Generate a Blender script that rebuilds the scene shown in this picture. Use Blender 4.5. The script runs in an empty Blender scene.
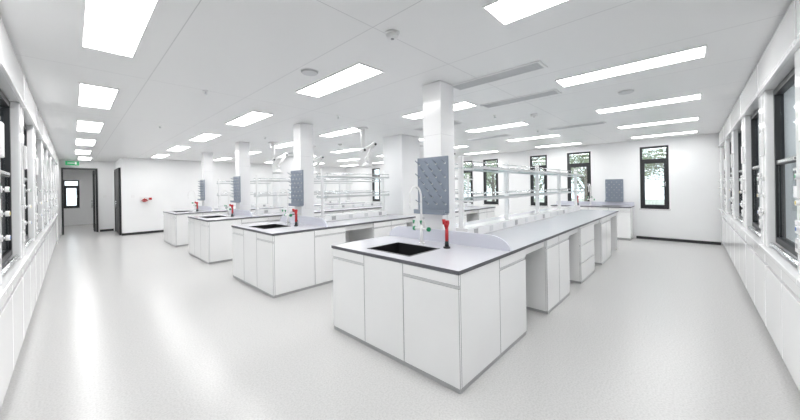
import bpy, bmesh, math, random
from mathutils import Matrix, Vector
random.seed(3)
S = bpy.context.scene
S.view_settings.view_transform = 'Standard'
S.view_settings.look = 'None'
H = 2.70

# ------------------------------------------------------------ materials
MATS = {}
def mat(name, col, rough=0.5, metal=0.0, emit=None, es=0.0, spec=0.5, bump=None, var=0.02, vscale=3.0):
    m = bpy.data.materials.new(name); m.use_nodes = True
    nt = m.node_tree; b = nt.nodes['Principled BSDF']
    b.inputs['Roughness'].default_value = rough
    b.inputs['Metallic'].default_value = metal
    b.inputs['Specular IOR Level'].default_value = spec
    geo = nt.nodes.new('ShaderNodeNewGeometry')
    n = nt.nodes.new('ShaderNodeTexNoise'); n.inputs['Scale'].default_value = vscale
    nt.links.new(geo.outputs['Position'], n.inputs['Vector'])
    mx = nt.nodes.new('ShaderNodeMix'); mx.data_type = 'RGBA'
    mx.inputs['A'].default_value = (*[c*(1-var) for c in col], 1)
    mx.inputs['B'].default_value = (*[min(1, c*(1+var)) for c in col], 1)
    nt.links.new(n.outputs['Fac'], mx.inputs['Factor'])
    nt.links.new(mx.outputs['Result'], b.inputs['Base Color'])
    if emit:
        b.inputs['Emission Color'].default_value = (*emit, 1)
        b.inputs['Emission Strength'].default_value = es
    MATS[name] = m
    return m

mat('white_steel', (0.91, 0.91, 0.915), 0.15)
mat('white_laminate', (0.92, 0.92, 0.92), 0.22)
mat('wall_paint', (0.89, 0.895, 0.90), 0.6)
mat('white_plastic', (0.85, 0.85, 0.85), 0.3)
mat('plinth_grey', (0.42, 0.42, 0.43), 0.5)
mat('groove_grey', (0.50, 0.50, 0.51), 0.6)
mat('seam_shade_grey', (0.62, 0.62, 0.63), 0.6)  # grey for panel seams and for the painted handle-groove shadow
mat('top_lavender', (0.62, 0.62, 0.66), 0.22)
mat('splash_lavender', (0.62, 0.63, 0.70), 0.35)
mat('top_edge', (0.12, 0.12, 0.135), 0.5)
mat('black_resin', (0.018, 0.018, 0.02), 0.35)
mat('black_frame', (0.022, 0.023, 0.026), 0.4)
mat('slate_board', (0.24, 0.275, 0.33), 0.4)
mat('metal', (0.72, 0.73, 0.74), 0.25, 1.0)
mat('red_paint', (0.48, 0.015, 0.02), 0.35)
mat('green_paint', (0.02, 0.28, 0.12), 0.35)
mat('blue_paint', (0.05, 0.15, 0.45), 0.35)
mat('yellow_paint', (0.65, 0.5, 0.05), 0.35)
mat('display_dark', (0.04, 0.05, 0.07), 0.15)
mat('baseboard_dark', (0.02, 0.02, 0.023), 0.4)
mat('vent_grey', (0.66, 0.67, 0.68), 0.5)
mat('shelf_trim', (0.58, 0.59, 0.60), 0.35)
mat('vent_dark', (0.3, 0.3, 0.31), 0.6)
mat('door_dark', (0.03, 0.03, 0.034), 0.4)
mat('bark', (0.18, 0.15, 0.12), 0.9, var=0.4, vscale=12)
mat('foliage', (0.30, 0.36, 0.22), 0.8, var=0.5, vscale=6)
mat('grass', (0.45, 0.48, 0.40), 0.9, var=0.3, vscale=1.5)
mat('lamp', (0.9, 0.9, 0.9), 0.5, emit=(1.0, 0.997, 0.99), es=14.8)
mat('hood_fill_strip', (0.9, 0.9, 0.9), 0.5, emit=(0.95, 0.98, 1.0), es=7.0)  # glow for the added fill strip inside the hoods
mat('exit_green', (0.02, 0.35, 0.12), 0.5, emit=(0.05, 0.8, 0.3), es=0.1)

def glass(name, tint, gf, rough=0.02):
    m = bpy.data.materials.new(name); m.use_nodes = True
    nt = m.node_tree; nt.nodes.clear()
    o = nt.nodes.new('ShaderNodeOutputMaterial'); t = nt.nodes.new('ShaderNodeBsdfTransparent')
    t.inputs['Color'].default_value = (*tint, 1)
    g = nt.nodes.new('ShaderNodeBsdfGlossy'); g.inputs['Roughness'].default_value = rough
    x = nt.nodes.new('ShaderNodeMixShader'); x.inputs['Fac'].default_value = gf
    nt.links.new(t.outputs[0], x.inputs[1]); nt.links.new(g.outputs[0], x.inputs[2])
    nt.links.new(x.outputs[0], o.inputs['Surface']); MATS[name] = m
glass('glass_clear', (0.93, 0.96, 0.97), 0.12)
glass('glass_shelf', (0.80, 0.87, 0.88), 0.25, 0.05)

# floor : speckled vinyl
def floor_mat():
    m = mat('floor_vinyl', (0.66, 0.655, 0.65), 0.25, spec=0.4)
    nt = m.node_tree; b = nt.nodes['Principled BSDF']; geo = nt.nodes.new('ShaderNodeNewGeometry')
    n1 = nt.nodes.new('ShaderNodeTexNoise'); n1.inputs['Scale'].default_value = 75; n1.inputs['Detail'].default_value = 4
    n2 = nt.nodes.new('ShaderNodeTexVoronoi'); n2.inputs['Scale'].default_value = 60
    for n in (n1, n2): nt.links.new(geo.outputs['Position'], n.inputs['Vector'])
    r1 = nt.nodes.new('ShaderNodeValToRGB')
    r1.color_ramp.elements[0].position = 0.35; r1.color_ramp.elements[0].color = (0.545, 0.54, 0.533, 1)
    r1.color_ramp.elements[1].position = 0.6; r1.color_ramp.elements[1].color = (0.625, 0.62, 0.612, 1)
    nt.links.new(n1.outputs['Fac'], r1.inputs['Fac'])
    r2 = nt.nodes.new('ShaderNodeValToRGB')
    r2.color_ramp.elements[0].position = 0.08; r2.color_ramp.elements[0].color = (0.84, 0.84, 0.84, 1)
    r2.color_ramp.elements[1].position = 0.2; r2.color_ramp.elements[1].color = (1, 1, 1, 1)
    nt.links.new(n2.outputs['Distance'], r2.inputs['Fac'])
    mx = nt.nodes.new('ShaderNodeMix'); mx.data_type = 'RGBA'; mx.blend_type = 'MULTIPLY'; mx.inputs['Factor'].default_value = 1
    nt.links.new(r1.outputs['Color'], mx.inputs['A']); nt.links.new(r2.outputs['Color'], mx.inputs['B'])
    nt.links.new(mx.outputs['Result'], b.inputs['Base Color'])
floor_mat()
# ceiling : metal panels with seams
def ceil_mat():
    m = mat('ceiling_panels', (0.8, 0.8, 0.8), 0.35)
    nt = m.node_tree; b = nt.nodes['Principled BSDF']; geo = nt.nodes.new('ShaderNodeNewGeometry')
    sep = nt.nodes.new('ShaderNodeSeparateXYZ'); nt.links.new(geo.outputs['Position'], sep.inputs[0])
    def seam(out, pitch, off, w):
        a = nt.nodes.new('ShaderNodeMath'); a.operation = 'ADD'; a.inputs[1].default_value = off + 100*pitch
        nt.links.new(out, a.inputs[0])
        d = nt.nodes.new('ShaderNodeMath'); d.operation = 'DIVIDE'; d.inputs[1].default_value = pitch
        nt.links.new(a.outputs[0], d.inputs[0])
        f = nt.nodes.new('ShaderNodeMath'); f.operation = 'FRACT'; nt.links.new(d.outputs[0], f.inputs[0])
        l = nt.nodes.new('ShaderNodeMath'); l.operation = 'LESS_THAN'; l.inputs[1].default_value = w/pitch
        nt.links.new(f.outputs[0], l.inputs[0]); return l.outputs[0]
    s1 = seam(sep.outputs['X'], 0.975, -0.56, 0.006)
    s2 = seam(sep.outputs['Y'], 2.475, -1.70, 0.006)
    mm = nt.nodes.new('ShaderNodeMath'); mm.operation = 'MAXIMUM'
    nt.links.new(s1, mm.inputs[0]); nt.links.new(s2, mm.inputs[1])
    mx = nt.nodes.new('ShaderNodeMix'); mx.data_type = 'RGBA'
    mx.inputs['A'].default_value = (0.86, 0.862, 0.862, 1); mx.inputs['B'].default_value = (0.62, 0.62, 0.63, 1)
    nt.links.new(mm.outputs[0], mx.inputs['Factor']); nt.links.new(mx.outputs['Result'], b.inputs['Base Color'])
ceil_mat()

# ------------------------------------------------------------ mesh builder
class MB:
    def __init__(s):
        s.bm = bmesh.new(); s.slots = []
    def mi(s, m):
        if m not in s.slots: s.slots.append(m)
        return s.slots.index(m)
    def box(s, x0, x1, y0, y1, z0, z1, m, bev=0, top=None, seg=2):
        M = Matrix.Translation(((x0+x1)/2, (y0+y1)/2, (z0+z1)/2)) @ Matrix.Diagonal((x1-x0, y1-y0, z1-z0, 1))
        v = bmesh.ops.create_cube(s.bm, size=1, matrix=M)['verts']
        fs = set(f for q in v for f in q.link_faces)
        k = s.mi(m)
        for f in fs:
            f.material_index = k
            f.normal_update()
            if top and f.normal.z > 0.9: f.material_index = s.mi(top)
        if bev > 0:
            es = list(set(e for q in v for e in q.link_edges))
            bmesh.ops.bevel(s.bm, geom=es, offset=bev, segments=seg, affect='EDGES', profile=0.5)
    def cyl(s, p0, p1, r, m, r2=None, seg=16):
        p0 = Vector(p0); p1 = Vector(p1); d = p1-p0
        q = Vector((0, 0, 1)).rotation_difference(d.normalized()).to_matrix().to_4x4()
        M = Matrix.Translation((p0+p1)/2) @ q
        v = bmesh.ops.create_cone(s.bm, cap_ends=True, segments=seg, radius1=r, radius2=r if r2 is None else r2, depth=d.length, matrix=M)['verts']
        k = s.mi(m)
        for f in set(f for a in v for f in a.link_faces):
            f.material_index = k
            if len(f.verts) == 4: f.smooth = True
    def sph(s, c, r, m, sc=(1, 1, 1), sub=2):
        M = Matrix.Translation(c) @ Matrix.Diagonal((*sc, 1))
        v = bmesh.ops.create_icosphere(s.bm, subdivisions=sub, radius=r, matrix=M)['verts']
        k = s.mi(m)
        for f in set(f for a in v for f in a.link_faces): f.material_index = k; f.smooth = True
        return v
    def tube(s, pts, r, m, seg=10):
        pts = [Vector(p) for p in pts]; k = s.mi(m); rings = []
        up = None
        for i, p in enumerate(pts):
            t = (pts[min(i+1, len(pts)-1)] - pts[max(i-1, 0)]).normalized()
            if up is None:
                up = t.orthogonal().normalized()
            up = (up - t*up.dot(t)).normalized(); w = t.cross(up)
            rings.append([s.bm.verts.new(p + up*math.cos(a)*r + w*math.sin(a)*r) for a in [2*math.pi*j/seg for j in range(seg)]])
        for a, b in zip(rings, rings[1:]):
            for j in range(seg):
                f = s.bm.faces.new((a[j], a[(j+1) % seg], b[(j+1) % seg], b[j])); f.smooth = True; f.material_index = k
        for rg in (rings[0][::-1], rings[-1]):
            f = s.bm.faces.new(rg); f.material_index = k
    def prism_yz(s, poly, x0, x1, m):
        k = s.mi(m)
        a = [s.bm.verts.new((x0, y, z)) for y, z in poly]; b = [s.bm.verts.new((x1, y, z)) for y, z in poly]
        n = len(poly)
        for f in [s.bm.faces.new(a), s.bm.faces.new(b[::-1])] + [s.bm.faces.new((a[i], b[i], b[(i+1) % n], a[(i+1) % n])) for i in range(n)]:
            f.material_index = k
    def mesh(s, name):
        bmesh.ops.recalc_face_normals(s.bm, faces=s.bm.faces)
        me = bpy.data.meshes.new(name); s.bm.to_mesh(me); s.bm.free()
        for m in s.slots: me.materials.append(MATS[m])
        return me
def inst(me, name, loc=(0, 0, 0), rz=0):
    o = bpy.data.objects.new(name, me); o.location = loc; o.rotation_euler = (0, 0, rz)
    S.collection.objects.link(o); return o
def boxes(name, lst, m):
    b = MB()
    for q in lst: b.box(*q, m)
    return inst(b.mesh(name), name)

# ------------------------------------------------------------ room shell
XF = 10.7; YB = 14.3; XL = -1.2; YR = -1.38
boxes('floor', [(-3.2, 11.0, -1.6, 21.2, -0.12, 0)], 'floor_vinyl')
boxes('ceiling', [(-3.2, 11.0, -1.6, 21.2, H, H+0.12)], 'ceiling_panels')
boxes('wall_left', [(XL-0.12, XL, YR, 13.72, 0, H), (XL-0.12, -0.33, 13.72, 16.5, 0, H)], 'wall_paint')
boxes('wall_right', [(XL-0.12, XF, YR-0.12, YR, 0, H)], 'wall_paint')
boxes('wall_back', [(1.16, XF, YB, YB+0.15, 0, H), (1.16, 1.30, YB+0.15, 16.5, 0, H)], 'wall_paint')
boxes('wall_alcove', [(-0.33, -0.28, 16.5, 16.62, 0, H), (0.66, 1.30, 16.5, 16.62, 0, H), (-0.28, 0.66, 16.5, 16.62, 2.42, H)], 'wall_paint')
WIN = [(0.43, 1.03), (2.2, 2.85), (3.45, 4.0), (5.15, 5.75), (6.2, 6.8), (8.1, 8.7), (9.8, 10.4), (11.5, 12.1)]
ZW0, ZW1 = 0.83, 2.51
seg = []; prev = YR-0.12
for a, b in WIN:
    seg.append((XF, XF+0.25, prev, a, ZW0, ZW1)); prev = b
seg.append((XF, XF+0.25, prev, YB+0.15, ZW0, ZW1))
boxes('wall_far', seg + [(XF, XF+0.25, YR-0.12, YB+0.15, 0, ZW0), (XF, XF+0.25, YR-0.12, YB+0.15, ZW1, H)], 'wall_paint')
# neighbouring room seen through the door
boxes('wall_corridor', [(-3.1, -0.30, 21.0, 21.15, 0, H), (0.22, 5.0, 21.0, 21.15, 0, H), (-0.30, 0.22, 21.0, 21.15, 0, 0.8),
      (-0.30, 0.22, 21.0, 21.15, 2.1, H), (-3.15, -3.0, 16.62, 21.0, 0, H), (4.9, 5.0, 14.45, 21.0, 0, H), (-3.1, -0.33, 16.5, 16.62, 0, H),], 'wall_paint')
boxes('baseboard_far', [(XF-0.015, XF, -0.5, 1.13, 0, 0.07), (XF-0.015, XF, 5.6, YB, 0, 0.07)], 'baseboard_dark')
boxes('baseboard_back', [(1.145, XF-0.02, YB-0.015, YB, 0, 0.08)], 'baseboard_dark')
boxes('baseboard_alcove', [(0.70, 1.09, 16.485, 16.5, 0, 0.08), (1.145, 1.16, 14.3, 14.48, 0, 0.08)], 'baseboard_dark')

def window_mesh(w, h):
    b = MB(); f = 0.05
    b.box(0, 0.09, 0, f, 0, h, 'black_frame'); b.box(0, 0.09, w-f, w, 0, h, 'black_frame')
    b.box(0, 0.09, f, w-f, 0, f, 'black_frame'); b.box(0, 0.09, f, w-f, h-f, h, 'black_frame')
    zt = h*0.78
    b.box(0, 0.09, f, w-f, zt-0.03, zt+0.03, 'black_frame')
    # opening casement
    b.box(-0.02, 0.05, f, f+0.05, f, zt-0.03, 'black_frame', 0.004); b.box(-0.02, 0.05, w-f-0.05, w-f, f, zt-0.03, 'black_frame', 0.004)
    b.box(-0.02, 0.05, f+0.05, w-f-0.05, f, f+0.06, 'black_frame'); b.box(-0.02, 0.05, f+0.05, w-f-0.05, zt-0.09, zt-0.03, 'black_frame')
    b.box(-0.05, -0.02, f+0.015, f+0.035, h*0.36, h*0.36+0.12, 'metal', 0.003)
    b.box(0.03, 0.036, f, w-f, f, zt, 'glass_clear'); b.box(0.03, 0.036, f, w-f, zt, h-f, 'glass_clear')
    b.box(-0.04, 0.0, -0.02, w+0.02, -0.03, 0, 'white_plastic', 0.004)
    return b.mesh('window')
for i, (a, c) in enumerate(WIN):
    inst(window_mesh(c-a, ZW1-ZW0), f'window_{i+1}', (XF+0.02, a, ZW0))
inst(window_mesh(0.52, 1.3), 'window_9', (0.22, 21.02, 0.8), math.pi/2)

# doors
b = MB()
b.box(-0.279, -0.23, 16.46, 16.64, 0, 2.419, 'black_frame'); b.box(0.60, 0.659, 16.46, 16.64, 0, 2.419, 'black_frame')
b.box(-0.23, 0.60, 16.46, 16.64, 2.36, 2.419, 'black_frame')
b.box(0.55, 0.59, 16.65, 17.40, 0.01, 0.10, 'black_frame'); b.box(0.55, 0.59, 16.65, 17.40, 2.26, 2.35, 'black_frame')
b.box(0.55, 0.59, 16.65, 16.72, 0.1, 2.26, 'black_frame'); b.box(0.55, 0.59, 17.33, 17.40, 0.1, 2.26, 'black_frame')
b.box(0.567, 0.573, 16.72, 17.33, 0.1, 2.26, 'glass_clear'); b.cyl((0.52, 17.30, 0.9), (0.52, 17.30, 1.2), 0.012, 'metal')
inst(b.mesh('door'), 'door_1')
b = MB()
b.box(1.10, 1.158, 14.50, 14.56, 0, 2.36, 'black_frame'); b.box(1.10, 1.158, 16.1, 16.16, 0, 2.36, 'black_frame'); b.box(1.10, 1.158, 14.56, 16.1, 2.30, 2.36, 'black_frame')
b.box(1.12, 1.158, 14.56, 15.325, 0.01, 2.3, 'door_dark', 0.004); b.box(1.12, 1.158, 15.335, 16.1, 0.01, 2.3, 'door_dark', 0.004)
b.cyl((1.08, 15.28, 0.9), (1.08, 15.28, 1.2), 0.012, 'metal'); b.cyl((1.08, 15.38, 0.9), (1.08, 15.38, 1.2), 0.012, 'metal')
inst(b.mesh('door'), 'door_2')

# ------------------------------------------------------------ ceiling fittings
b = MB()
w, l = 0.15, 0.6
b.box(-w, w, -l, l, -0.008, 0.0, 'lamp')
for q in [(-w-0.012, -w, -l-0.012, l+0.012), (w, w+0.012, -l-0.012, l+0.012), (-w, w, -l-0.012, -l), (-w, w, l, l+0.012)]:
    b.box(*q, -0.012, 0.0, 'white_plastic')
lm = b.mesh('ceiling_light_panel')
for x in (0.22, 2.03, 3.92, 5.90, 7.9, 9.9):
    for y in (0.5, 2.88, 5.4, 7.9, 10.4, 12.95):
        if x == 2.03 and y == 0.5: y = 0.38
        if x == 0.22 and y == 2.88: y = 2.95
        inst(lm, 'ceiling_light_panel', (x, y, H))
inst(lm, 'ceiling_light_panel', (0.3, 15.3, H)); inst(lm, 'ceiling_light_panel', (0.2, 18.6, H)); inst(lm, 'ceiling_light_panel', (2.0, 18.6, H))
b = MB()
b.box(-0.10, 0.10, -0.5, 0.5, -0.006, 0, 'vent_dark')
for i in range(5):
    x = -0.088+i*0.038; b.box(x, x+0.022, -0.49, 0.49, -0.014, -0.004, 'vent_grey')
for q in [(-0.115, -0.095, -0.515, 0.515), (0.095, 0.115, -0.515, 0.515), (-0.1, 0.1, -0.515, -0.49), (-0.1, 0.1, 0.49, 0.515)]:
    b.box(*q, -0.012, 0, 'white_plastic')
vm = b.mesh('air_diffuser')
for p in [(3.17, 1.55), (4.22, 1.72), (7.0, 1.7), (7.0, 3.6), (4.9, 3.6), (4.9, 9.4)]: inst(vm, 'air_diffuser', (*p, H))
b = MB()
b.cyl((0, 0, -0.015), (0, 0, 0), 0.055, 'white_plastic', seg=24); b.cyl((0, 0, -0.045), (0, 0, -0.015), 0.035, 'white_plastic', 0.05, 24)
b.cyl((0, 0, -0.05), (0, 0, -0.045), 0.012, 'vent_dark')
sm = b.mesh('smoke_detector')
for p in [(1.70, 1.66), (5.3, 1.9), (4.9, 6.8)]: inst(sm, 'smoke_detector', (*p, H))
b = MB()
b.cyl((0, 0, -0.006), (0, 0, 0), 0.09, 'white_plastic', seg=28); b.cyl((0, 0, -0.02), (0, 0, -0.006), 0.075, 'vent_grey', 0.085, 28)
dm = b.mesh('ceiling_speaker')
for p in [(1.66, 2.80), (4.9, 0.6), (6.9, 5.6)]: inst(dm, 'ceiling_speaker', (*p, H))
b = MB()
b.cyl((0, 0, -0.01), (0, 0, 0), 0.03, 'white_plastic'); b.cyl((0, 0, -0.035), (0, 0, -0.01), 0.008, 'metal'); b.cyl((0, 0, -0.04), (0, 0, -0.035), 0.016, 'metal')
km = b.mesh('fire_sprinkler')
for p in [(1.1, 4.2), (3.0, 4.2), (6.9, 2.4), (4.9, 2.4), (1.1, 7.0), (3.0, 7.0)]: inst(km, 'fire_sprinkler', (*p, H))
b = MB()
b.box(-0.17, 0.17, -0.012, 0.012, -0.20, -0.05, 'exit_green', 0.003); b.box(-0.185, 0.185, -0.015, 0.015, -0.05, -0.035, 'white_plastic')
b.box(-0.12, 0.05, -0.014, -0.012, -0.14, -0.11, 'white_plastic'); b.box(0.06, 0.11, -0.014, -0.012, -0.17, -0.08, 'white_plastic')
b.cyl((-0.12, 0, -0.05), (-0.12, 0, 0), 0.005, 'metal'); b.cyl((0.12, 0, -0.05), (0.12, 0, 0), 0.005, 'metal')
inst(b.mesh('exit_sign'), 'exit_sign', (0.0, 16.2, H))

# ------------------------------------------------------------ fume hoods
def hood_mesh(W=1.5):
    b = MB(); ws = 'white_steel'
    b.box(-0.84, -0.035, 0.004, W-0.004, 0.09, 0.86, ws)
    b.box(-0.80, -0.06, 0.01, W-0.01, 0, 0.09, 'plinth_grey')
    n = 2; dw = (W-0.02)/n
    for i in range(n):
        y0 = 0.01+i*dw
        b.box(-0.035, -0.008, y0+0.003, y0+dw-0.003, 0.10, 0.70, ws, 0.004)
        b.box(-0.035, -0.008, y0+0.003, y0+dw-0.003, 0.73, 0.85, ws, 0.004)
        b.box(-0.036, -0.03, y0+0.003, y0+dw-0.003, 0.70, 0.73, 'groove_grey')
    b.box(-0.84, 0.03, 0.003, W-0.003, 0.86, 0.90, ws, 0.006)
    b.box(-0.78, -0.14, 0.06, W-0.06, 0.90, 0.905, 'vent_grey')
    b.tube([(-0.03, 0.18, 0.935), (-0.03, W-0.18, 0.935)], 0.018, 'metal')
    for y0, y1 in ((0.003, 0.17), (W-0.17, W-0.003)):
        b.box(-0.24, 0.0, y0, y1, 0.90, 2.36, ws, 0.012)
    for y0, y1 in ((0.003, 0.04), (W-0.04, W-0.003)):
        b.box(-0.84, -0.2, y0, y1, 0.90, 2.36, ws)
    b.box(-0.84, -0.80, 0.04, W-0.04, 0.90, 2.36, ws)
    for i in range(3):   # baffles
        b.box(-0.80, -0.77, 0.08, W-0.08, 0.96+i*0.46, 0.96+i*0.46+0.42, 'white_laminate', 0.004)
    b.box(-0.84, -0.0, 0.003, W-0.003, 2.36, 2.695, ws, 0.006)
    b.box(-0.50, -0.38, 0.35, W-0.35, 2.335, 2.36, 'hood_fill_strip')  # emissive strip added to brighten the dark hood interior
    b.box(0.0, 0.018, 0.02, W-0.02, 2.40, 2.67, ws, 0.005)
    b.box(0.0, 0.03, 0.003, W-0.003, 2.345, 2.375, ws, 0.005)
    A, C = 0.17, W-0.17
    z0, z1 = 0.955, 2.345; s = -0.035
    b.box(-0.075+s, -0.02+s, A, A+0.045, z0, z1, 'black_frame'); b.box(-0.075+s, -0.02+s, C-0.045, C, z0, z1, 'black_frame')
    b.box(-0.075+s, -0.02+s, A+0.045, C-0.045, z1-0.05, z1, 'black_frame'); b.box(-0.075+s, -0.02+s, A+0.045, C-0.045, z0, z0+0.05, 'black_frame')
    b.box(-0.065+s, -0.025+s, A+0.045, C-0.045, 1.66, 1.70, 'black_frame')
    b.box(-0.058+s, -0.052+s, A+0.045, C-0.045, 1.70, z1-0.05, 'glass_clear')
    b.box(-0.042+s, -0.036+s, A+0.045, C-0.045, z0+0.05, 1.66, 'glass_clear')
    b.box(-0.02+s, 0.0+s, A+0.3, C-0.3, 1.665, 1.69, 'metal', 0.004)
    for yy in (0.45, 0.75, 1.05): b.cyl((-0.6, yy, 0.905), (-0.6, yy, 1.9), 0.007, 'metal', seg=8)
    for zz in (1.25, 1.6): b.cyl((-0.6, 0.35, zz), (-0.6, 1.15, zz), 0.007, 'metal', seg=8)
    for k, (zz, c) in enumerate([(1.22, 'blue_paint'), (1.38, 'yellow_paint'), (1.54, 'green_paint')]):
        b.cyl((0, 0.085, zz), (0.012, 0.085, zz), 0.022, 'white_plastic'); b.cyl((0.012, 0.085, zz), (0.025, 0.085, zz), 0.008, 'metal')
        b.cyl((0.025, 0.085, zz), (0.043, 0.085, zz), 0.018, 'white_plastic'); b.cyl((0.043, 0.085, zz), (0.045, 0.085, zz), 0.012, c)
    b.box(0, 0.022, 0.045, 0.125, 1.75, 1.98, 'white_plastic', 0.006)
    for zz in (1.05, 1.17):
        b.box(0, 0.015, W-0.13, W-0.04, zz, zz+0.09, 'white_plastic', 0.005); b.box(0.015, 0.017, W-0.105, W-0.065, zz+0.03, zz+0.06, 'plinth_grey')
    b.box(0, 0.018, W-0.135, W-0.035, 1.40, 1.60, 'white_plastic', 0.006); b.box(0.018, 0.02, W-0.122, W-0.048, 1.48, 1.58, 'display_dark')
    return b.mesh('fume_hood')
hm = hood_mesh()
for i in range(9): inst(hm, 'fume_hood', (-0.33, 0.20+1.5*i, 0))
for i in range(7): inst(hm, 'fume_hood', (0.1+1.5*(i+1), -0.50, 0), math.pi/2)

# ------------------------------------------------------------ island benches
def bench_mesh(L, sink=True):
    b = MB(); wl = 'white_laminate'; W = 1.6
    zt0, zt = 0.872, 0.90
    T = lambda x0, x1, y0, y1: b.box(x0, x1, y0, y1, zt0, zt, 'top_edge', top='top_lavender')
    if sink:
        sx0, sx1, sy0, sy1 = 0.14, 0.57, 0.60, 1.15
        T(0, sx0, 0, W); T(sx1, L, 0, W); T(sx0, sx1, 0, sy0); T(sx0, sx1, sy1, W)
        k = 'black_resin'; zb = 0.66
        b.box(sx0, sx1, sy0, sy1, zb-0.012, zb, k)
        b.box(sx0-0.012, sx0+0.008, sy0-0.012, sy1+0.012, zb, 0.903, k); b.box(sx1-0.008, sx1+0.012, sy0-0.012, sy1+0.012, zb, 0.903, k)
        b.box(sx0, sx1, sy0-0.012, sy0+0.008, zb, 0.903, k); b.box(sx0, sx1, sy1-0.008, sy1+0.012, zb, 0.903, k)
        b.cyl((0.355, 0.87, zb), (0.355, 0.87, zb+0.006), 0.04, 'metal')
        h = 0.135; poly = [(0.005, 0.90), (W-0.005, 0.90)]
        R = 0.22
        for i in range(9):
            a = math.pi/2*i/8; poly.append((W-0.005-R+R*math.cos(a), 0.90+h*math.sin(a)))
        for i in range(9):
            a = math.pi/2*(1-i/8); poly.append((0.005+R-R*math.cos(a), 0.90+h*math.sin(a)))
        pp = []
        for p in poly:
            if not pp or (abs(p[0]-pp[-1][0])+abs(p[1]-pp[-1][1])) > 1e-4: pp.append(p)
        if abs(pp[0][0]-pp[-1][0])+abs(pp[0][1]-pp[-1][1]) < 1e-4: pp.pop()
        b.prism_yz(pp, 0.875, 0.90, 'splash_lavender')
    else:
        T(0, L, 0, W)
    ex = 1.25
    b.box(0.03, ex, 0.03, W-0.03, 0.035, 0.655 if sink else 0.872, wl)
    if sink:
        b.box(0.03, 0.12, 0.03, W-0.03, 0.655, 0.872, wl); b.box(0.60, ex, 0.03, W-0.03, 0.655, 0.872, wl)
        b.box(0.12, 0.60, 0.03, 0.56, 0.655, 0.872, wl); b.box(0.12, 0.60, 1.19, W-0.03, 0.655, 0.872, wl)
    b.box(0.012, ex-0.01, 0.012, W-0.012, 0, 0.03, 'plinth_grey')
    def face_x(y0, y1, handle, xf=0.008):
        if handle:
            b.box(xf, xf+0.022, y0+0.002, y1-0.002, 0.785, 0.868, wl, 0.002)
            b.box(xf+0.010, xf+0.0215, y0+0.002, y1-0.002, 0.765, 0.785, 'seam_shade_grey')  # groove shadow above the door, put in as a grey strip
            b.box(xf, xf+0.022, y0+0.002, y1-0.002, 0.035, 0.765, wl, 0.002)
        else: b.box(xf, xf+0.022, y0+0.002, y1-0.002, 0.035, 0.868, wl, 0.002)
    b.box(0.015, 0.0305, 0.025, W-0.025, 0.05, 0.86, 'seam_shade_grey')
    face_x(0.006, 0.56, True); face_x(0.56, 1.07, False); face_x(1.07, W-0.006, True)
    def face_y(x0, x1, side, handle, drawers=False):
        ya, yb = (0.008, 0.030) if side == 0 else (W-0.030, W-0.008)
        ga, gb = (0.018, 0.034) if side == 0 else (W-0.034, W-0.018)
        b.box(x0+0.004, x1-0.004, ga, gb, 0.05, 0.86, 'seam_shade_grey')
        if drawers:
            for z0, z1 in ((0.035, 0.30), (0.318, 0.57), (0.588, 0.84)): b.box(x0+0.002, x1-0.002, ya, yb, z0, z1, wl, 0.002)
            b.box(x0+0.002, x1-0.002, ya, yb, 0.85, 0.868, wl)
        elif handle:
            b.box(x0+0.002, x1-0.002, ya, yb, 0.785, 0.868, wl, 0.002); b.box(x0+0.002, x1-0.002, ya, yb, 0.035, 0.765, wl, 0.002)
        else: b.box(x0+0.002, x1-0.002, ya, yb, 0.035, 0.868, wl, 0.002)
    for side in (0, 1):
        face_y(0.0285, 0.66, side, False); face_y(0.66, ex, side, True)
    b.box(ex, L-0.05, 0.72, 0.88, 0.0, 0.872, wl)
    x = 1.88; k = 0
    while x < L-0.4:
        x1 = min(x+0.9, L-0.03)
        for side in (0, 1):
            y0, y1 = (0.03, 0.72) if side == 0 else (0.88, W-0.03)
            b.box(x, x1, y0, y1, 0.035, 0.872, wl)
            p0, p1 = (0.012, 0.72) if side == 0 else (0.88, W-0.012)
            b.box(x+0.01, x1-0.01, p0, p1, 0, 0.03, 'plinth_grey')
            mid = (x+x1)/2
            if k % 2: face_y(x, x1, side, False, True)
            else: face_y(x, mid, side, True); face_y(mid, x1, side, True)
        x += 1.5; k += 1
    b.box(ex, L-0.04, 0.04, 0.06, 0.79, 0.872, wl); b.box(ex, L-0.04, W-0.06, W-0.04, 0.79, 0.872, wl)
    b.box(L-0.06, L-0.02, 0.03, W-0.03, 0.0, 0.872, wl)
    return b.mesh('laboratory_island_bench')

def shelf_mesh(L, eq=0):
    b = MB(); n = max(2, int(round(L/1.25))+1)
    b.box(0, L, -0.09, 0.09, 0, 0.11, 'white_steel', 0.006)
    for i in range(int(L/0.4)):
        x = 0.2+i*0.4
        for s in (-1, 1):
            ya, yb = sorted((s*0.09, s*0.094)); b.box(x-0.045, x+0.045, ya, yb, 0.02, 0.09, 'plinth_grey' if i % 3 == 0 else 'vent_grey')
    for i in range(n):
        x = 0.02+i*(L-0.04)/(n-1)
        b.box(x-0.02, x+0.02, -0.03, 0.03, 0.11, 0.98, 'white_steel', 0.004)
        for z in (0.46, 0.84): b.box(x-0.012, x+0.012, -0.17, 0.17, z-0.035, z-0.012, 'white_steel', 0.003)
    for z in (0.46, 0.84):
        b.box(0, L, -0.17, 0.17, z-0.012, z, 'glass_shelf')
        for s in (-1, 1):
            b.box(0, L, s*0.175-0.008, s*0.175+0.008, z-0.02, z+0.008, 'shelf_trim')
            b.tube([(0, s*0.17, z+0.06), (L, s*0.17, z+0.06)], 0.006, 'metal', 8)
            for i in range(n):
                x = 0.02+i*(L-0.04)/(n-1); b.cyl((x, s*0.17, z), (x, s*0.17, z+0.06), 0.005, 'metal', seg=8)
    return b.mesh('reagent_shelf')

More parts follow.
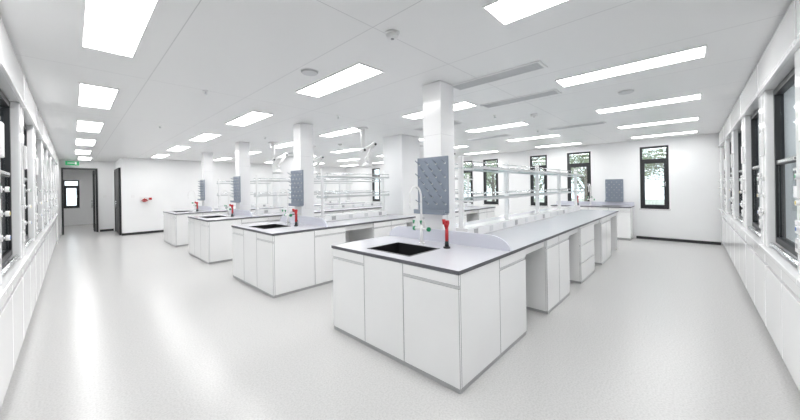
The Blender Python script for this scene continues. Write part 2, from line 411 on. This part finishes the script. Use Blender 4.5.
def rack_mesh():
    b = MB()
    b.box(-0.022, 0, -0.215, 0.215, 0, 0.63, 'slate_board', 0.006)
    for r in range(7):
        for c in range(7):
            if (r+c) % 2: continue
            y = -0.18+c*0.06; z = 0.10+r*0.075
            b.cyl((-0.02, y, z), (-0.10, y, z+0.045), 0.007, 'slate_board', 0.005, 8)
            b.cyl((-0.019, y, z), (-0.028, y, z+0.003), 0.011, 'vent_grey', seg=8)
    b.box(-0.09, -0.02, -0.215, 0.215, -0.012, 0.0, 'slate_board'); b.box(-0.10, -0.088, -0.215, 0.215, -0.012, 0.035, 'slate_board')
    return b.mesh('drying_rack')

def faucet_mesh():
    b = MB()
    b.cyl((0, 0, 0), (0, 0, 0.012), 0.032, 'white_plastic', seg=20); b.cyl((0, 0, 0.012), (0, 0, 0.20), 0.018, 'white_plastic')
    b.cyl((0, -0.07, 0.16), (0, 0.07, 0.16), 0.014, 'white_plastic')
    pts = [(0, 0, 0.2), (0, 0, 0.35), (0, 0, 0.50)]
    for i in range(1, 13):
        a = math.pi*i/12; pts.append((-0.09+0.09*math.cos(a), 0, 0.50+0.12*math.sin(a)))
    pts.append((-0.18, 0, 0.44)); b.tube(pts, 0.011, 'white_plastic', 12)
    b.cyl((-0.18, 0, 0.38), (-0.18, 0, 0.45), 0.007, 'white_plastic', 0.013)
    for s in (-1, 1):
        b.cyl((0, s*0.07, 0.16), (0, s*0.085, 0.16), 0.018, 'white_plastic')
        b.cyl((0, s*0.085, 0.16), (0, s*0.11, 0.16), 0.024, 'green_paint', seg=8)
        b.tube([(0, s*0.05, 0.16), (0, s*0.05, 0.22), (-0.02, s*0.05, 0.25), (-0.07, s*0.05, 0.25)], 0.007, 'white_plastic')
        b.cyl((-0.07, s*0.05, 0.22), (-0.07, s*0.05, 0.258), 0.006, 'green_paint', 0.014)
    return b.mesh('gooseneck_faucet')
def eyewash_mesh():
    b = MB()
    b.cyl((0, 0, 0), (0, 0, 0.015), 0.035, 'black_resin', seg=20); b.cyl((0, 0, 0.015), (0, 0, 0.07), 0.022, 'black_resin', 0.018)
    b.cyl((0, 0, 0.07), (0, 0, 0.19), 0.017, 'red_paint', 0.015); b.cyl((0, 0, 0.19), (0, 0, 0.25), 0.015, 'red_paint', 0.030)
    b.cyl((0, 0, 0.25), (0, 0, 0.275), 0.030, 'red_paint', 0.026)
    b.tube([(0, 0, 0.215), (-0.02, 0, 0.25), (-0.045, 0, 0.26)], 0.012, 'red_paint')
    b.cyl((-0.045, 0, 0.24), (-0.045, 0, 0.29), 0.012, 'red_paint', 0.018)
    b.box(0.012, 0.024, -0.008, 0.008, 0.09, 0.2, 'red_paint', 0.003)
    b.tube([(0.03, 0, 0.0), (0.04, 0.01, 0.05), (0.025, 0, 0.10), (0, 0, 0.12)], 0.005, 'black_resin', 8)
    return b.mesh('eyewash_station')
def column_mesh():
    b = MB(); h = H-0.90
    b.box(-0.13, 0.13, -0.13, 0.13, 0, h-0.002, 'white_steel', 0.008)
    b.box(-0.14, 0.14, -0.14, 0.14, 0, 0.03, 'white_steel', 0.004)
    b.box(-0.131, 0.131, -0.131, 0.131, 1.20, 1.203, 'seam_shade_grey')
    b.box(-0.05, 0.05, -0.140, -0.129, 0.25, 0.36, 'white_plastic', 0.004)
    return b.mesh('service_column')
X0 = 1.905
long_b = bench_mesh(6.7); short_b = bench_mesh(3.05); tail_b = bench_mesh(2.85, False)
sh_long = shelf_mesh(5.1); sh_short = shelf_mesh(1.6); sh_tail = shelf_mesh(2.5)
rk = rack_mesh(); fc = faucet_mesh(); ey = eyewash_mesh(); cm = column_mesh()
for i, y0 in enumerate((1.228, 4.22, 7.20, 10.15)):
    split = i in (1, 3); dx2 = 0 if i == 0 else -0.02
    inst(short_b if split else long_b, 'laboratory_island_bench', (X0+dx2, y0, 0))
    inst(sh_short if split else sh_long, 'reagent_shelf', (X0+1.3+dx2, y0+0.8, 0.90))
    dy = 0.92 if i == 0 else 0.98
    inst(cm, 'service_column', (X0+1.045+dx2, y0+dy, 0.90))
    inst(rk, 'drying_rack', (X0+0.913+dx2, y0+dy-0.01, 1.22))
    inst(fc, 'gooseneck_faucet', (X0+0.69+dx2, y0+0.91, 0.90))
    inst(ey, 'eyewash_station', (X0+0.65+dx2, y0+0.555, 0.90))
    if split:
        inst(tail_b, 'laboratory_island_bench', (5.72, y0, 0)); inst(sh_tail, 'reagent_shelf', (5.9, y0+0.8, 0.90))
b = MB()
b.box(-0.31, 0.31, -0.31, 0.31, 0, H-0.001, 'wall_paint', 0.01); b.box(-0.32, 0.32, -0.32, 0.32, 0, 0.07, 'baseboard_dark')
sc = b.mesh('structural_column')
for y in (5.0, 10.9): inst(sc, 'structural_column', (5.36, y, 0))

# sink cabinet on far wall
b = MB(); wl = 'white_laminate'
b.box(0, 0.6, 0, 2.0, 0.872, 0.90, 'top_edge', top='top_lavender'); b.box(0.05, 0.59, 0.03, 1.97, 0.06, 0.872, wl); b.box(0.07, 0.59, 0.05, 1.95, 0, 0.06, 'plinth_grey')
for k in range(4):
    y = 0.02+k*0.49
    b.box(0.03, 0.05, y+0.003, y+0.487, 0.785, 0.868, wl, 0.003); b.box(0.03, 0.05, y+0.003, y+0.487, 0.06, 0.755, wl, 0.003)
b.box(0.58, 0.6, 0, 2.0, 0.90, 1.0, 'splash_lavender')
b.box(0.14, 0.46, 0.25, 0.7, 0.899, 0.902, 'black_resin')
inst(b.mesh('sink_cabinet'), 'sink_cabinet', (10.08, 1.16, 0))
inst(rk, 'drying_rack', (10.69, 1.62, 1.02)); inst(fc, 'gooseneck_faucet', (10.60, 2.2, 0.903)); inst(ey, 'eyewash_station', (10.45, 2.5, 0.903))

# extraction arms
b = MB()
b.cyl((0, 0, -0.03), (0, 0, 0), 0.11, 'white_plastic', seg=24); b.cyl((0, 0, -0.42), (0, 0, -0.03), 0.04, 'white_plastic')
b.sph((0, 0, -0.44), 0.06, 'white_plastic')
b.cyl((0, 0, -0.44), (0.38, 0.1, -0.28), 0.037, 'white_plastic'); b.sph((0.38, 0.1, -0.28), 0.055, 'white_plastic')
b.cyl((0.38, 0.1, -0.28), (0.12, 0.02, -0.60), 0.037, 'white_plastic'); b.sph((0.12, 0.02, -0.60), 0.05, 'white_plastic')
b.cyl((0.12, 0.02, -0.68), (0.12, 0.02, -0.60), 0.037, 'white_plastic'); b.cyl((0.12, 0.02, -0.78), (0.12, 0.02, -0.68), 0.15, 'white_plastic', 0.04, 28)
b.cyl((0.38, 0.04, -0.28), (0.38, 0.16, -0.28), 0.025, 'black_frame'); b.cyl((0.0, -0.06, -0.44), (0, 0.06, -0.44), 0.025, 'black_frame')
am = b.mesh('fume_extraction_arm')
for p in [(3.95, 4.72), (3.5, 7.7), (6.9, 4.72), (4.6, 7.7)]: inst(am, 'fume_extraction_arm', (*p, H))

# emergency wash unit on back wall
b = MB()
b.box(-0.12, 0.12, -0.03, 0, -0.05, 0.12, 'white_plastic', 0.006); b.cyl((0, -0.11, -0.05), (0, -0.11, 0.0), 0.04, 'red_paint', 0.11, 24)
b.tube([(0, -0.02, 0.05), (0, -0.08, 0.06), (0, -0.11, 0.02)], 0.014, 'red_paint'); b.cyl((-0.06, -0.11, 0.03), (0.06, -0.11, 0.03), 0.02, 'red_paint')
b.box(0.12, 0.22, -0.05, 0, 0.0, 0.1, 'red_paint', 0.01)
inst(b.mesh('emergency_eyewash'), 'emergency_eyewash', (1.76, YB, 1.2))
b = MB(); b.box(-0.045, 0.045, -0.012, 0, -0.045, 0.045, 'white_plastic', 0.004); b.box(-0.02, 0.02, -0.016, -0.012, -0.03, 0.03, 'white_steel')
sw = b.mesh('light_switch'); inst(sw, 'light_switch', (1.45, YB, 1.35)); inst(sw, 'light_switch', (0.85, 16.5, 1.35))

# ------------------------------------------------------------ outside
boxes('ground_outside', [(11.0, 45, -20, 35, -0.4, -0.3)], 'grass')
def tree():
    b = MB(); b.cyl((0, 0, -0.3), (0, 0, 2.4), 0.13, 'bark', 0.07, 10)
    k = b.mi('foliage'); cl = []
    for _ in range(16):
        a = random.uniform(0, 6.28); r = random.uniform(.4, 1.4); z = random.uniform(1.4, 4.0)
        c = Vector((math.cos(a)*r, math.sin(a)*r, z)); cl.append(c)
        b.tube([(0, 0, max(1.0, z-0.9)), tuple(c*0.5+Vector((0, 0, z*0.45))), tuple(c)], 0.025, 'bark', 6)
    for c in cl:
        for _ in range(260):
            p = c + Vector([random.gauss(0, .32) for _ in range(3)])
            u = Vector([random.uniform(-1, 1) for _ in range(3)]).normalized()*random.uniform(.05, .09); v = u.orthogonal().normalized()*0.035
            f = b.bm.faces.new([b.bm.verts.new(q) for q in (p-u, p+v, p+u, p-v)]); f.material_index = k
    me = bpy.data.meshes.new('tree'); b.bm.to_mesh(me); b.bm.free()
    for m in b.slots: me.materials.append(MATS[m])
    return me
tm = tree()
for p in [(17.5, 0.4), (20, 3.2), (17, 6.0), (19, 9.5), (21, -2.5), (23, 13), (17.5, 3.8)]: inst(tm, 'tree', (*p, -0.1), random.uniform(0, 6))

w = bpy.data.worlds.new('World'); S.world = w; w.use_nodes = True
bg = w.node_tree.nodes['Background']; bg.inputs[0].default_value = (0.90, 0.95, 1.0, 1); bg.inputs[1].default_value = 2.5

# ------------------------------------------------------------ camera
cam = bpy.data.cameras.new('camera'); co = bpy.data.objects.new('camera', cam); S.collection.objects.link(co)
cam.sensor_width = 36; cam.lens = 309/800*36; cam.shift_y = -22.5/800; cam.clip_start = 0.02
co.matrix_world = Matrix.Translation((0, 0, 1.511)) @ Matrix.Rotation(math.radians(43.35-90), 4, 'Z') @ Matrix.Rotation(math.radians(90), 4, 'X') @ Matrix.Rotation(-0.016, 4, 'Z')
S.camera = co
